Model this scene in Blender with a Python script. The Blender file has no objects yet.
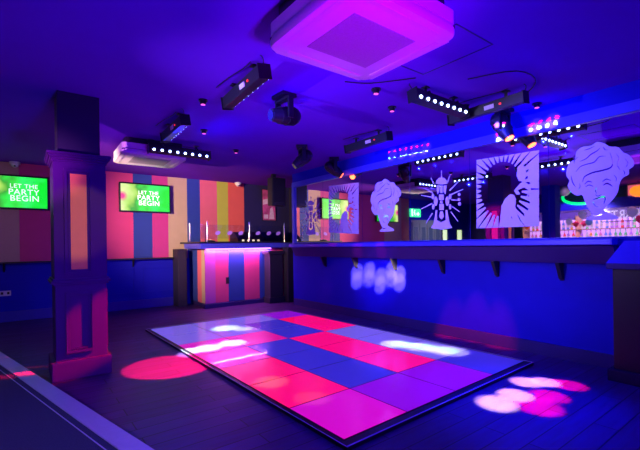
import bpy, bmesh, math, random
from mathutils import Vector, Matrix
random.seed(7)
sc = bpy.context.scene
COL = sc.collection

# ---------------------------------------------------------------- camera
TH, ROLL, FPX, HOR, EYE = 0.652055, -0.0135, 393.618, 244.947, 1.2
cam_d = bpy.data.cameras.new('camera')
cam_d.sensor_width = 36.0
cam_d.lens = FPX / 640 * 36.0
cam_d.shift_y = (HOR - 225) / 640
cam_d.clip_start = 0.05
cam = bpy.data.objects.new('camera', cam_d)
cam.matrix_world = Matrix.Translation((0, 0, EYE)) @ Matrix.Rotation(-TH, 4, 'Z') @ Matrix.Rotation(math.pi/2, 4, 'X') @ Matrix.Rotation(ROLL, 4, 'Z')
COL.objects.link(cam)
sc.camera = cam

# ---------------------------------------------------------------- world and exposure
w = bpy.data.worlds.new('world'); sc.world = w; w.use_nodes = True
w.node_tree.nodes['Background'].inputs[0].default_value = (0.01, 0.0, 0.05, 1)
w.node_tree.nodes['Background'].inputs[1].default_value = 0.3
sc.view_settings.view_transform = 'Standard'
sc.view_settings.look = 'None'
sc.view_settings.gamma = 1.0
sc.view_settings.exposure = 0.0
sc.view_settings.use_curve_mapping = False
sc.cycles.max_bounces = 8
sc.cycles.caustics_reflective = False
sc.cycles.caustics_refractive = False
sc.cycles.sample_clamp_indirect = 4.0

def aim(o, to):
    d = Vector(to) - Vector(o.location)
    o.rotation_euler = d.to_track_quat('-Z', 'Y').to_euler()

def area(loc, to, sx, sy, col, power, spread=180):
    l = bpy.data.lights.new('area_light', 'AREA'); l.shape = 'RECTANGLE'; l.size = sx; l.size_y = sy
    l.color = col; l.energy = power; l.spread = math.radians(spread)
    o = bpy.data.objects.new('area_light', l); o.location = loc; COL.objects.link(o); aim(o, to); return o

def spot(loc, to, ang, col, power, blend=0.3, r=0.01):
    l = bpy.data.lights.new('spot_light', 'SPOT'); l.spot_size = math.radians(ang); l.spot_blend = blend
    l.color = col; l.energy = power; l.shadow_soft_size = 0.0 if r < .05 else r
    o = bpy.data.objects.new('spot_light', l); o.location = loc; COL.objects.link(o); aim(o, to); return o

def point(loc, col, power, r=0.0):
    l = bpy.data.lights.new('point_light', 'POINT'); l.color = col; l.energy = power; l.shadow_soft_size = r
    o = bpy.data.objects.new('point_light', l); o.location = loc; COL.objects.link(o); return o

BLUE = (0.004, 0.006, 1.0); VIO = (0.24, 0.0, 1.0); RED = (1.0, 0.0, 0.10); MAG = (1.0, 0.0, 0.6)
# unseen lights added behind the camera to brighten ceiling and mirror wall
spot((0.9, -0.9, 0.45), (1.5, 3.2, 2.64), 74, (0.10, 0.0, 1.0), 600, 1.0, 0.1)
area((1.6, -1.9, 0.5), (1.7, 2.2, 2.6), 0.8, 0.5, (0.13, 0.0, 1.0), 42)
area((3.0, -2.4, 2.3), (3.8, 5.0, 0.9), 1.2, 0.4, (0.02, 0.01, 1.0), 42)               # blue wash along the mirror wall
spot((-1.0, 3.0, 1.80), (4.41, 3.0, 1.84), 56, (0.42, 0.30, 1.0), 760, 1.0, 0.0)       # unseen pale violet light added to brighten the mirror wall and etchings
spot((0.7, -0.6, 0.5), (1.66, 1.70, 2.40), 32, (0.50, 0.0, 1.0), 620, 1.0, 0.1)       # violet beam on the cassette
spot((-1.6, 2.6, 1.3), (1.43, 5.85, 2.42), 20, (0.80, 0.20, 1.0), 900, 1.0, 0.0)       # lilac light added in mid-air, without a fixture, for the far cassette
spot((-0.9, 5.0, 1.85), (3.6, 8.33, 1.78), 50, (1.0, 0.68, 0.44), 1750, 1.0, 0.0)      # white light on the striped wall
spot((-0.9, 4.9, 1.85), (.5, 8.33, 1.68), 56, (0.75, 0.42, 0.85), 55, 1.0, 0.0)
spot((-1.2, -1.6, 2.3), (-0.4, 2.4, 0.1), 46, (0.30, 0.20, 1.0), 800, 1.0, 0.0)        # unseen pale blue light added to lift the carpeted step and nosing
spot((-3.1, 4.2, 2.02), (-4.4, 4.2, 1.3), 150, (0.95, 0.6, 1.0), 620, 0.5, 0.0)         # unseen fill added over the bar for the mirrored bottles
spot((-2.0, 6.0, 2.35), (-2.1, 8.33, 1.3), 60, (0.6, 0.65, 1.0), 110, 1.0, 0.0)         # unseen fill added to lighten the doors in the mirror
spot((1.2, 0.8, 2.5), (1.0, 3.4, 0.0), 86, (0.006, 0.0, 1.0), 130, 1.0, 0.0)              # deep blue wash added overhead for the near floor, no lamp there
spot((3.7, 5.3, 2.35), (0.665, 4.46, 1.50), 19, (1.0, 0.0, 0.30), 1100, 0.6, 0.0)       # magenta beam on the column's side facing the mirror
spot((3.9, 3.3, 2.35), (0.74, 4.33, 0.50), 10.5, (1.0, 0.0, 0.05), 5200, 0.5, 0.0)        # red beam on the column's foot
spot((0.9, 1.6, 2.35), (0.44, 4.25, 1.45), 15, (1.0, 0.60, 0.16), 110, 0.5, 0.0)         # warm beam added only to brighten the column's orange inset

# ---------------------------------------------------------------- the photograph's rays, for placing traced shapes on real planes
CT, ST = math.cos(-TH), math.sin(-TH)
def ray(x, y):
    c, s = math.cos(ROLL), math.sin(ROLL)
    dx, dy = x - 320, y - HOR
    X, Y = (c*dx + s*dy)/FPX, -(-s*dx + c*dy)/FPX
    return Vector((CT*X - ST, ST*X + CT, Y))
CAM = Vector((0, 0, EYE))
def on_z(x, y, z): d = ray(x, y); return CAM + d*((z-EYE)/d.z)
def on_y(x, y, Y): d = ray(x, y); return CAM + d*(Y/d.y)
def on_x(x, y, X): d = ray(x, y); return CAM + d*(X/d.x)
MX, BY, HC = 4.413, 8.33, 2.645        # mirror plane, back wall plane, ceiling height

# ---------------------------------------------------------------- materials
def srgb(r, g, b):
    f = lambda v: ((v/255)/12.92 if v/255 <= 0.04045 else ((v/255+0.055)/1.055)**2.4)
    return (f(r), f(g), f(b), 1)

def mat(name, col, rough=0.6, metal=0.0, spec=0.4, noise=0.0, nscale=20, bump=0.0, emit=None, estr=0.0, coat=0.0):
    m = bpy.data.materials.new(name); m.use_nodes = True
    nt = m.node_tree; b = nt.nodes['Principled BSDF']
    b.inputs['Base Color'].default_value = (*col[:3], 1)
    b.inputs['Roughness'].default_value = rough; b.inputs['Metallic'].default_value = metal
    b.inputs['Specular IOR Level'].default_value = spec
    b.inputs['Coat Weight'].default_value = coat
    if noise or bump:
        tc = nt.nodes.new('ShaderNodeTexCoord'); n = nt.nodes.new('ShaderNodeTexNoise')
        n.inputs['Scale'].default_value = nscale; n.inputs['Detail'].default_value = 4
        nt.links.new(tc.outputs['Object'], n.inputs['Vector'])
        if noise:
            mx = nt.nodes.new('ShaderNodeMix'); mx.data_type = 'RGBA'
            mx.inputs['A'].default_value = (*[c*(1-noise) for c in col[:3]], 1)
            mx.inputs['B'].default_value = (*[min(1, c*(1+noise)) for c in col[:3]], 1)
            nt.links.new(n.outputs['Fac'], mx.inputs['Factor']); nt.links.new(mx.outputs['Result'], b.inputs['Base Color'])
        if bump:
            bp = nt.nodes.new('ShaderNodeBump'); bp.inputs['Strength'].default_value = bump; bp.inputs['Distance'].default_value = 0.01
            nt.links.new(n.outputs['Fac'], bp.inputs['Height']); nt.links.new(bp.outputs['Normal'], b.inputs['Normal'])
    if emit:
        b.inputs['Emission Color'].default_value = (*emit[:3], 1); b.inputs['Emission Strength'].default_value = estr
    return m

M = {}
M['ceiling'] = mat('ceiling_paint', (0.15, 0.012, 0.56), 0.9, spec=0.1, noise=0.06, nscale=3)
M['dark_wall'] = mat('dark_navy_paint', (0.03, 0.012, 0.14), 0.55, noise=0.1, nscale=6)
M['black_wall'] = mat('black_paint', (0.018, 0.012, 0.035), 0.6, noise=0.1, nscale=6)
M['wall_blue'] = mat('blue_paint', (0.010, 0.009, 0.45), 0.6, spec=0.12, noise=0.08, nscale=5)
M['trim'] = mat('painted_trim', (0.03, 0.02, 0.36), 0.4, noise=0.05, nscale=9)
M['column'] = mat('column_paint', (0.06, 0.006, 0.11), 0.5, spec=0.12, noise=0.08, nscale=8)
M['black'] = mat('black_plastic', (0.015, 0.015, 0.018), 0.4, noise=0.1, nscale=30)
M['black_metal'] = mat('black_metal', (0.03, 0.03, 0.035), 0.35, 0.6, noise=0.1, nscale=40)
M['white_plastic'] = mat('white_plastic', (0.72, 0.70, 0.72), 0.4, noise=0.03, nscale=12)
M['grille'] = mat('grille_plastic', (0.34, 0.32, 0.34), 0.5, noise=0.2, nscale=120)
M['chrome'] = mat('brushed_steel', (0.75, 0.75, 0.78), 0.25, 1.0, noise=0.05, nscale=60)
M['mirror'] = mat('mirror_glass', (0.86, 0.87, 0.92), 0.02, 1.0, noise=0.01, nscale=2)
M['etch'] = mat('frosted_etching', (0.80, 0.78, 0.88), 0.7, noise=0.04, nscale=10)
M['seam'] = mat('mirror_seam', (0.35, 0.35, 0.45), 0.3)
M['ledge'] = mat('ledge_paint', (0.06, 0.06, 0.62), 0.35, noise=0.06, nscale=8)
M['carpet'] = mat('dark_carpet', (0.05, 0.055, 0.08), 0.95, noise=0.5, nscale=160, bump=0.3)
M['nosing'] = mat('metal_nosing', (0.62, 0.58, 0.66), 0.45, 0.3, noise=0.08, nscale=25)
M['lens_on'] = mat('lit_led', (0.8, 0.8, 1), 0.3, emit=(0.35, 0.45, 1.0), estr=9, noise=0.02)
M['lens_off'] = mat('dark_lens', (0.03, 0.03, 0.08), 0.08, spec=0.8, noise=0.05)
M['lens_red'] = mat('red_orange_lamp', (1, 0.2, 0.05), 0.3, emit=(1.0, 0.10, 0.03), estr=9, noise=0.02)
M['label'] = mat('white_label', (0.75, 0.75, 0.78), 0.5, noise=0.3, nscale=90)
M['red_led'] = mat('red_display', (1, 0.05, 0.02), 0.4, emit=(1, 0.02, 0.02), estr=1.2, noise=0.02)
M['pink_lamp'] = mat('pink_lit_lamp', (1, 0.2, 0.5), 0.4, emit=(1, 0.12, 0.55), estr=1.2, noise=0.02)
M['screen_dark'] = mat('tv_bezel', (0.01, 0.01, 0.012), 0.3, noise=0.05)
M['frame_edge'] = mat('floor_edge_steel', (0.25, 0.24, 0.32), 0.35, 0.7, noise=0.1, nscale=30)
M['panel_orange'] = mat('orange_infill', (0.95, 0.33, 0.07), 0.6, noise=0.08, nscale=10)
M['wood'] = mat('brown_wood', (0.25, 0.12, 0.06), 0.45, noise=0.3, nscale=14)
M['strip_light'] = mat('violet_led_strip', (0.6, 0.3, 1), 0.4, emit=(0.35, 0.12, 1.0), estr=7, noise=0.02)

STR = {  # the stripe paints
    'tan': (0.50, 0.36, 0.26), 'pink': (0.62, 0.045, 0.22), 'magenta': (0.50, 0.035, 0.26), 'blue': (0.02, 0.045, 0.32),
    'rose': (0.66, 0.13, 0.20), 'yellow': (0.50, 0.52, 0.07), 'orange': (0.75, 0.12, 0.10), 'navy': (0.02, 0.015, 0.10),
    'purple': (0.42, 0.06, 0.42), 'salmon': (0.6, 0.2, 0.14)}
for k, c in STR.items(): M['s_'+k] = mat(k+'_stripe_paint', c, 0.65, noise=0.06, nscale=7)

def glass(name, col=(0.9, 0.93, 1.0), mixf=0.9):
    m = bpy.data.materials.new(name); m.use_nodes = True; nt = m.node_tree
    for n in list(nt.nodes): nt.nodes.remove(n)
    o = nt.nodes.new('ShaderNodeOutputMaterial'); mx = nt.nodes.new('ShaderNodeMixShader')
    t = nt.nodes.new('ShaderNodeBsdfTransparent'); g = nt.nodes.new('ShaderNodeBsdfGlossy')
    t.inputs[0].default_value = (*col, 1); g.inputs['Roughness'].default_value = 0.03
    fr = nt.nodes.new('ShaderNodeFresnel'); fr.inputs[0].default_value = 1.45
    nt.links.new(fr.outputs[0], mx.inputs[0]); nt.links.new(t.outputs[0], mx.inputs[1]); nt.links.new(g.outputs[0], mx.inputs[2])
    nt.links.new(mx.outputs[0], o.inputs[0]); return m
M['glass'] = glass('clear_glass')

def floor_material():
    m = mat('dark_wood_planks', (0.09, 0.06, 0.055), 0.38, spec=0.3); nt = m.node_tree; b = nt.nodes['Principled BSDF']
    tc = nt.nodes.new('ShaderNodeTexCoord'); br = nt.nodes.new('ShaderNodeTexBrick')
    mp = nt.nodes.new('ShaderNodeMapping'); mp.inputs['Rotation'].default_value = (0, 0, 0)
    br.inputs['Color1'].default_value = (0.13, 0.040, 0.22, 1); br.inputs['Color2'].default_value = (0.085, 0.024, 0.15, 1)
    br.inputs['Mortar'].default_value = (0.03, 0.02, 0.02, 1); br.inputs['Scale'].default_value = 1.0
    br.inputs['Brick Width'].default_value = 1.2; br.inputs['Row Height'].default_value = 0.14; br.inputs['Mortar Size'].default_value = 0.004
    n = nt.nodes.new('ShaderNodeTexNoise'); n.inputs['Scale'].default_value = 3.0; n.inputs['Detail'].default_value = 8
    mp2 = nt.nodes.new('ShaderNodeMapping'); mp2.inputs['Scale'].default_value = (1, 9, 1)
    mx = nt.nodes.new('ShaderNodeMix'); mx.data_type = 'RGBA'; mx.blend_type = 'MULTIPLY'; mx.inputs['Factor'].default_value = 0.7
    L = nt.links.new
    L(tc.outputs['Object'], mp.inputs['Vector']); L(mp.outputs[0], br.inputs['Vector'])
    L(tc.outputs['Object'], mp2.inputs['Vector']); L(mp2.outputs[0], n.inputs['Vector'])
    L(br.outputs['Color'], mx.inputs['A']); L(n.outputs['Color'], mx.inputs['B']); L(mx.outputs['Result'], b.inputs['Base Color'])
    mr = nt.nodes.new('ShaderNodeMapRange'); mr.inputs['To Min'].default_value = 0.28; mr.inputs['To Max'].default_value = 0.55
    L(n.outputs['Fac'], mr.inputs['Value']); L(mr.outputs[0], b.inputs['Roughness'])
    return m
M['floor'] = floor_material()

# ---------------------------------------------------------------- mesh helpers
class MB:
    def __init__(s): s.bm = bmesh.new(); s.mi = 0
    def _new(s, fs):
        for f in fs: f.material_index = s.mi
    def box(s, lo, hi, rot=None, origin=None, bevel=0.0):
        lo, hi = Vector(lo), Vector(hi)
        r = bmesh.ops.create_cube(s.bm, size=1.0); vs = r['verts']
        c = (lo+hi)/2; d = hi-lo
        for v in vs: v.co = Vector((v.co.x*d.x, v.co.y*d.y, v.co.z*d.z)) + c
        fs = {f for v in vs for f in v.link_faces}
        s._new(fs)
        if bevel:
            es = list({e for v in vs for e in v.link_edges})
            rr = bmesh.ops.bevel(s.bm, geom=es, offset=bevel, segments=2, affect='EDGES', profile=0.6)
            s._new(rr['faces'])
            vs = list({v for f in rr['faces'] for v in f.verts} | {v for v in vs if v.is_valid})
        if rot is not None:
            bmesh.ops.transform(s.bm, matrix=Matrix.Translation(origin or (0,0,0)) @ rot @ Matrix.Translation(-Vector(origin or (0,0,0))), verts=vs)
        return s
    def cyl(s, a, b, r, r2=None, seg=20):
        a, b = Vector(a), Vector(b); d = b-a
        m = Matrix.Translation((a+b)/2) @ d.to_track_quat('Z', 'Y').to_matrix().to_4x4()
        q = bmesh.ops.create_cone(s.bm, cap_ends=True, segments=seg, radius1=r, radius2=r if r2 is None else r2, depth=d.length, matrix=m)
        s._new({f for v in q['verts'] for f in v.link_faces}); return s
    def ball(s, c, r, seg=16, sc=(1,1,1)):
        q = bmesh.ops.create_uvsphere(s.bm, u_segments=seg, v_segments=max(6, seg//2), radius=r, matrix=Matrix.Translation(c) @ Matrix.Diagonal((*sc, 1)))
        s._new({f for v in q['verts'] for f in v.link_faces}); return s
    def tube(s, pts, r, seg=6):
        pts = [Vector(p) for p in pts]
        for i in range(len(pts)-1): s.cyl(pts[i], pts[i+1], r, seg=seg)
        for p in pts[1:-1]: s.ball(p, r, 6)
        return s
    def prism(s, poly, vec):      # poly: 3-D points in order, extruded along vec
        vec = Vector(vec)
        a = [s.bm.verts.new(p) for p in poly]; b = [s.bm.verts.new(Vector(p)+vec) for p in poly]
        n = len(a); fs = [s.bm.faces.new(a[::-1]), s.bm.faces.new(b)]
        for i in range(n): fs.append(s.bm.faces.new((a[i], a[(i+1)%n], b[(i+1)%n], b[i])))
        s._new(fs); return s
    def lathe(s, c, prof, seg=16):
        c = Vector(c); rings = []
        for r, z in prof:
            rings.append([s.bm.verts.new(c + Vector((max(r, 1e-4)*math.cos(2*math.pi*k/seg), max(r, 1e-4)*math.sin(2*math.pi*k/seg), z))) for k in range(seg)])
        fs = []
        for i in range(len(rings)-1):
            for k in range(seg): fs.append(s.bm.faces.new((rings[i][k], rings[i][(k+1)%seg], rings[i+1][(k+1)%seg], rings[i+1][k])))
        fs.append(s.bm.faces.new(rings[0][::-1])); fs.append(s.bm.faces.new(rings[-1]))
        s._new(fs); return s
    def build(s, name, mats, parent=None, smooth=False):
        bmesh.ops.recalc_face_normals(s.bm, faces=s.bm.faces)
        me = bpy.data.meshes.new(name); s.bm.to_mesh(me); s.bm.free()
        for m in (mats if isinstance(mats, (list, tuple)) else [mats]): me.materials.append(m)
        if smooth:
            for p in me.polygons: p.use_smooth = True
            me.set_sharp_from_angle(angle=math.radians(40))
        o = bpy.data.objects.new(name, me); COL.objects.link(o)
        if parent is not None:
            o.parent = parent; o.matrix_parent_inverse = Matrix.Translation(parent_world(parent)).inverted()
        return o

def parent_world(p):
    # an Empty stands at its own location; mesh parts keep their origin at the world origin
    return Vector(p.location) if p.type == 'EMPTY' else Vector((0, 0, 0))

def tag(o, label, cat, group=None, kind=None):
    o['label'] = label; o['category'] = cat
    if group: o['group'] = group
    if kind: o['kind'] = kind
    return o
def struct(o, label=None):
    o['kind'] = 'structure'
    if label: o['label'] = label
    return o
def thing(name, loc, label, cat, group=None):
    o = bpy.data.objects.new(name, None); o.location = loc; o.empty_display_size = 0.1; COL.objects.link(o)
    return tag(o, label, cat, group)

# local-space variant: parts built around the origin under an Empty that is then moved and turned
def lpart(mb, name, m, parent, smooth=False):
    o = mb.build(name, m, None, smooth); o.parent = parent; return o
def dup(root, loc, rot=None, label=None):
    r = root.copy(); COL.objects.link(r); r.location = loc
    if rot is not None: r.rotation_euler = rot
    if label: r['label'] = label
    for ch in list(root.children):
        c = ch.copy(); COL.objects.link(c); c.parent = r
        for g in list(ch.children):
            d = g.copy(); COL.objects.link(d); d.parent = c
    return r

def text_mesh(body, size, name, m, extrude=0.002, spacing=1.0):
    cu = bpy.data.curves.new('t', 'FONT'); cu.body = body; cu.size = size; cu.extrude = extrude
    cu.align_x = 'CENTER'; cu.align_y = 'CENTER'; cu.space_character = spacing; cu.resolution_u = 3
    o = bpy.data.objects.new('t', cu); COL.objects.link(o)
    dg = bpy.context.evaluated_depsgraph_get(); me = bpy.data.meshes.new_from_object(o.evaluated_get(dg))
    bpy.data.objects.remove(o); bpy.data.curves.remove(cu)
    me.name = name; me.materials.clear(); me.materials.append(m)
    q = bpy.data.objects.new(name, me); COL.objects.link(q); return q

# ================================================================ the room
XL, YF = -4.6, -3.2                      # left and front limits of the room
Z2 = 0.12                                 # raised carpeted level the camera stands on
EA, EB = Vector((0.546, 2.247, 0)), Vector((-0.175, 5.34, 0))   # outer nosing line
ed = (EB-EA).normalized(); en = Vector((-ed.y, ed.x, 0))        # en points to the left (carpet side)
if en.x > 0: en = -en
struct(MB().box((XL, YF, -0.1), (5.5, BY+0.02, 0.0)).build('floor', M['floor']))
far, near = EA + ed*5.9, EA - ed*5.9
q = [near+en*.11, far+en*.11, Vector((XL, far.y, 0)), Vector((XL, YF, 0)), Vector((near.x-.3, YF, 0))]
q = [(p.x, max(p.y, YF), 0.001) for p in q]
struct(MB().prism(q, (0, 0, Z2-0.001)).build('floor_platform', M['carpet']))
nb = MB(); nb.prism([tuple(near+Vector((0,0,.001))), tuple(far+Vector((0,0,.001))), tuple(far+en*.115+Vector((0,0,.001))), tuple(near+en*.115+Vector((0,0,.001)))], (0, 0, Z2+0.006))
struct(nb.build('trim_1', M['nosing']), 'pale metal nosing along the step edge')
t1 = MB(); a, b = near+en*.155, far+en*.155
t1.prism([(a.x, a.y, Z2-.001), (b.x, b.y, Z2-.001), (b.x+en.x*.006, b.y, Z2-.001), (a.x+en.x*.006, a.y, Z2-.001)], (0, 0, 0.004))
struct(t1.build('trim_2', M['nosing']), 'thin metal carpet trim beside the step edge')
struct(MB().box((XL-.1, YF-.1, HC), (5.6, BY+.1, HC+0.1)).build('ceiling', M['ceiling']))

# back wall, painted in vertical stripes
bw = MB(); names = []
xs = [(-1.15, 'salmon'), (-0.78, 'tan'), (0.002, 'pink'), (1.774, 'blue'), (2.127, 'magenta'), (2.44, 'tan'), (2.831, 'blue'), (3.112, 'rose'), (3.498, 'yellow'), (3.759, 'orange'), (4.156, 'navy'), (5.6, None)]
for i in range(len(xs)-1):
    if xs[i][1] not in names: names.append(xs[i][1])
    bw.mi = names.index(xs[i][1]); bw.box((xs[i][0], BY, 0), (xs[i+1][0], BY+.1, HC))
struct(bw.build('wall_back', [M['s_'+n] for n in names]))
struct(MB().box((XL-.1, BY, 0), (-1.15, BY+.1, HC)).build('wall_back_left', M['wall_blue']))
# panelled dado under the stripes
dd = MB(); dd.box((-1.15, BY-.03, 0), (5.4, BY, 0.96))
def moulding(mb, x0, x1, z0, z1, y, t=0.022, d=0.014):
    mb.box((x0, y-d, z1-t), (x1, y, z1)); mb.box((x0, y-d, z0), (x1, y, z0+t)); mb.box((x0, y-d, z0+t), (x0+t, y, z1-t)); mb.box((x1-t, y-d, z0+t), (x1, y, z1-t))
for x0, x1 in ((-1.05, -0.55), (-.42, .25), (0.42, 0.85), (0.98, 1.775), (1.945, 2.62)): moulding(dd, x0, x1, 0.30, 0.80, BY-.03)
struct(dd.build('trim_3', M['wall_blue']), 'panelled dado below the painted stripes')
struct(MB().box((-1.15, BY-.05, 0), (2.8, BY-.03, 0.17)).build('baseboard_back', M['trim']))
dr = MB(); dr.box((-1.15, BY-.16, 0.965), (2.62, BY-.001, 0.99))
for x in (-.22, 1.74): dr.prism([(x, BY-.03, .965), (x, BY-.13, .965), (x, BY-.03, .82)], (.025, 0, 0))
struct(dr.build('trim_4', M['black']), 'narrow dark drinks rail on brackets along the dado')
# right wall: solid below, mirror above
struct(MB().box((MX+.012, YF, 0), (MX+.25, 6.70, HC)).build('wall_right', M['wall_blue']))
struct(MB().box((MX-.018, .9, 0.0), (MX+.012, 6.66, 0.13)).build('baseboard_right', M['dark_wall']))
struct(MB().box((5.4, 6.70, 0), (5.5, BY, HC)).build('wall_alcove', M['black_wall']))
struct(MB().box((MX+.25, 6.60, 0), (5.5, 6.70, HC)).build('wall_alcove_front', M['black_wall']))
struct(MB().box((XL-.1, YF, 0), (XL, BY, HC)).build('wall_left', M['dark_wall']))
struct(MB().box((XL-.1, YF-.1, 0), (5.6, YF, HC)).build('wall_front', M['dark_wall']))

# ================================================================ ledge with brackets
lg = thing('wall_ledge', (4.3, 3.8, 0.99), 'long painted drinks ledge on triangular brackets below the mirror wall', 'ledge')
b = MB(); b.box((4.235, 1.22, 1.165), (MX-.001, 6.55, 1.225), bevel=.008); b.build('shelf_board', M['ledge'], lg)
b = MB(); b.prism([(4.26, 1.22, 1.155), (MX+.01, 1.22, 1.155), (MX+.01, 1.22, 0.985), (4.36, 1.22, 0.985)], (0, 5.3, 0)); b.build('apron', M['dark_wall'], lg)
for y in (5.60, 4.77, 3.925, 3.10, 2.373, 1.69):
    MB().prism([(4.30, y, 0.985), (MX+.011, y, 0.985), (MX+.011, y, 0.80), (4.385, y, 0.82)], (0, .035, 0)).build('bracket', M['black'], lg)

# ================================================================ mirror wall
mr = thing('wall_mirror', (MX, 3.8, 1.24), 'long wall mirror of joined panels with frosted etched figures above the ledge', 'mirror')
fz0, fz1 = 1.236, 2.43
f = MB(); f.box((MX-.03, 0.55, 2.36), (MX+.011, 6.66, fz1+.03)); f.box((MX-.03, 6.585, fz0), (MX+.011, 6.66, 2.36)); f.box((MX-.006, 0.55, fz0), (MX+.011, 6.585, fz0+.006))
f.build('frame', M['ledge'], mr)
ys = [on_x(x, 200, MX).y for x in (323, 362, 410, 470, 549)]
ys = [6.585] + ys + [0.9, 0.55]
panels = []
for i in range(len(ys)-1):
    p = MB().box((MX+.002, ys[i+1]+.003, fz0+.006), (MX+.010, ys[i]-.003, 2.36)).build('mirror_panel', M['mirror'], mr); panels.append(p)

def P(x, y): v = on_x(x, y, MX-.0005); return Vector((MX-.0005, v.y, v.z))
def curve_fill(outers, holes, name, parent):
    """flat filled outline with cut-outs, 1.5 mm thick, lying on the mirror"""
    cu = bpy.data.curves.new('c', 'CURVE'); cu.dimensions = '2D'; cu.fill_mode = 'BOTH'; cu.extrude = 0.0007
    for poly in outers + holes:
        s = cu.splines.new('POLY'); s.points.add(len(poly)-1)
        for k, (x, y) in enumerate(poly):
            p = P(x, y); s.points[k].co = (-p.y, p.z, 0, 1)      # viewer's right = -Y
        s.use_cyclic_u = True
    o = bpy.data.objects.new('c', cu); COL.objects.link(o)
    dg = bpy.context.evaluated_depsgraph_get(); me = bpy.data.meshes.new_from_object(o.evaluated_get(dg))
    bpy.data.objects.remove(o); bpy.data.curves.remove(cu)
    # local (x,y,z) -> world: x=-Y, y=Z, z=-X
    me.transform(Matrix(((0, 0, -1, MX-.0005), (-1, 0, 0, 0), (0, 1, 0, 0), (0, 0, 0, 1))))
    me.materials.clear(); me.materials.append(M['etch']); me.name = name
    q = bpy.data.objects.new(name, me); COL.objects.link(q); q.parent = parent
    q.matrix_parent_inverse = Matrix.Translation(parent_world(parent)).inverted()
    return q

def smooth(pts, n=3, closed=True):
    out = []; N = len(pts)
    for i in range(N if closed else N-1):
        p0, p1, p2, p3 = (pts[(i-1) % N] if closed or i > 0 else pts[0]), pts[i], pts[(i+1) % N], (pts[(i+2) % N] if closed or i+2 < N else pts[-1])
        for k in range(n):
            t = k/n
            out.append(tuple(0.5*((2*p1[j]) + (-p0[j]+p2[j])*t + (2*p0[j]-5*p1[j]+4*p2[j]-p3[j])*t*t + (-p0[j]+3*p1[j]-3*p2[j]+p3[j])*t**3) for j in (0, 1)))
    if not closed: out.append(pts[-1])
    return out
def stroke(pts, wd):
    pts = smooth(pts, 3, False); L, R = [], []
    for i, p in enumerate(pts):
        a = pts[max(0, i-1)]; b = pts[min(len(pts)-1, i+1)]
        dx, dy = b[0]-a[0], b[1]-a[1]; l = math.hypot(dx, dy) or 1
        t = wd/2*(0.25+0.75*math.sin(math.pi*i/(len(pts)-1)))
        L.append((p[0]-dy/l*t, p[1]+dx/l*t)); R.append((p[0]+dy/l*t, p[1]-dx/l*t))
    return L + R[::-1]
def fit(poly, src, dst):
    sx0, sy0, sx1, sy1 = src; dx0, dy0, dx1, dy1 = dst
    return [(dx0+(x-sx0)/(sx1-sx0)*(dx1-dx0), dy0+(y-sy0)/(sy1-sy0)*(dy1-dy0)) for x, y in poly]

# --- curly-haired shouting face (traced in a 3.75x enlargement whose corner is 540,130)
hair = [(100,150),(112,122),(132,108),(136,82),(158,64),(192,58),(214,45),(240,50),(262,62),(292,64),(312,84),(332,92),(351,116),(350,136),(334,148),(333,166),(316,176),(305,186),(297,206),(293,228),(284,246),(268,266),(246,290),(240,304),(286,322),(284,335),(182,338),(178,330),(196,318),(184,300),(168,268),(158,244),(138,246),(116,232),(104,210),(110,190),(99,172)]
face_cuts = [
    stroke([(134,158),(150,138),(176,128),(204,120),(222,100),(248,98)], 4),
    stroke([(160,196),(166,176),(196,160),(232,152),(266,140),(272,116),(262,84)], 6),
    stroke([(148,118),(172,108),(190,92),(214,78),(226,66)], 4),
    stroke([(286,88),(296,106),(290,130),(300,150)], 4),
    stroke([(116,170),(122,196),(134,214)], 3.5),
    stroke([(318,106),(330,124),(322,140)], 3.5),
    stroke([(166,204),(180,192),(196,196)], 4), stroke([(170,214),(184,206),(200,212)], 4),
    stroke([(232,196),(248,184),(266,190)], 4), stroke([(236,208),(252,200),(272,212)], 6),
    stroke([(212,212),(208,228),(214,240)], 3), stroke([(206,242),(218,248),(232,240)], 3),
    stroke([(198,262),(214,256),(240,250),(244,262),(238,278)], 6),
    stroke([(198,268),(206,284),(226,290)], 4),
    stroke([(188,304),(204,322),(232,316)], 5),
    stroke([(164,76),(184,70),(206,60)], 3), stroke([(128,128),(130,112),(144,100)], 3),
    stroke([(236,62),(244,74),(258,74)], 4), stroke([(310,150),(318,160),(314,168)], 3),
    stroke([(142,224),(150,214),(148,200)], 3), stroke([(276,168),(286,180),(284,196)], 3),
]
def face(dst, panel):
    src = (0, 0, 375, 450); full = (540, 130, 640, 250)
    o = [fit(fit(smooth(hair, 3), src, full), (566, 142, 634, 220), dst)]
    h = [fit(fit(c, src, full), (566, 142, 634, 220), dst) for c in face_cuts]
    return curve_fill(o, h, 'etching', panel)
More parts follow.
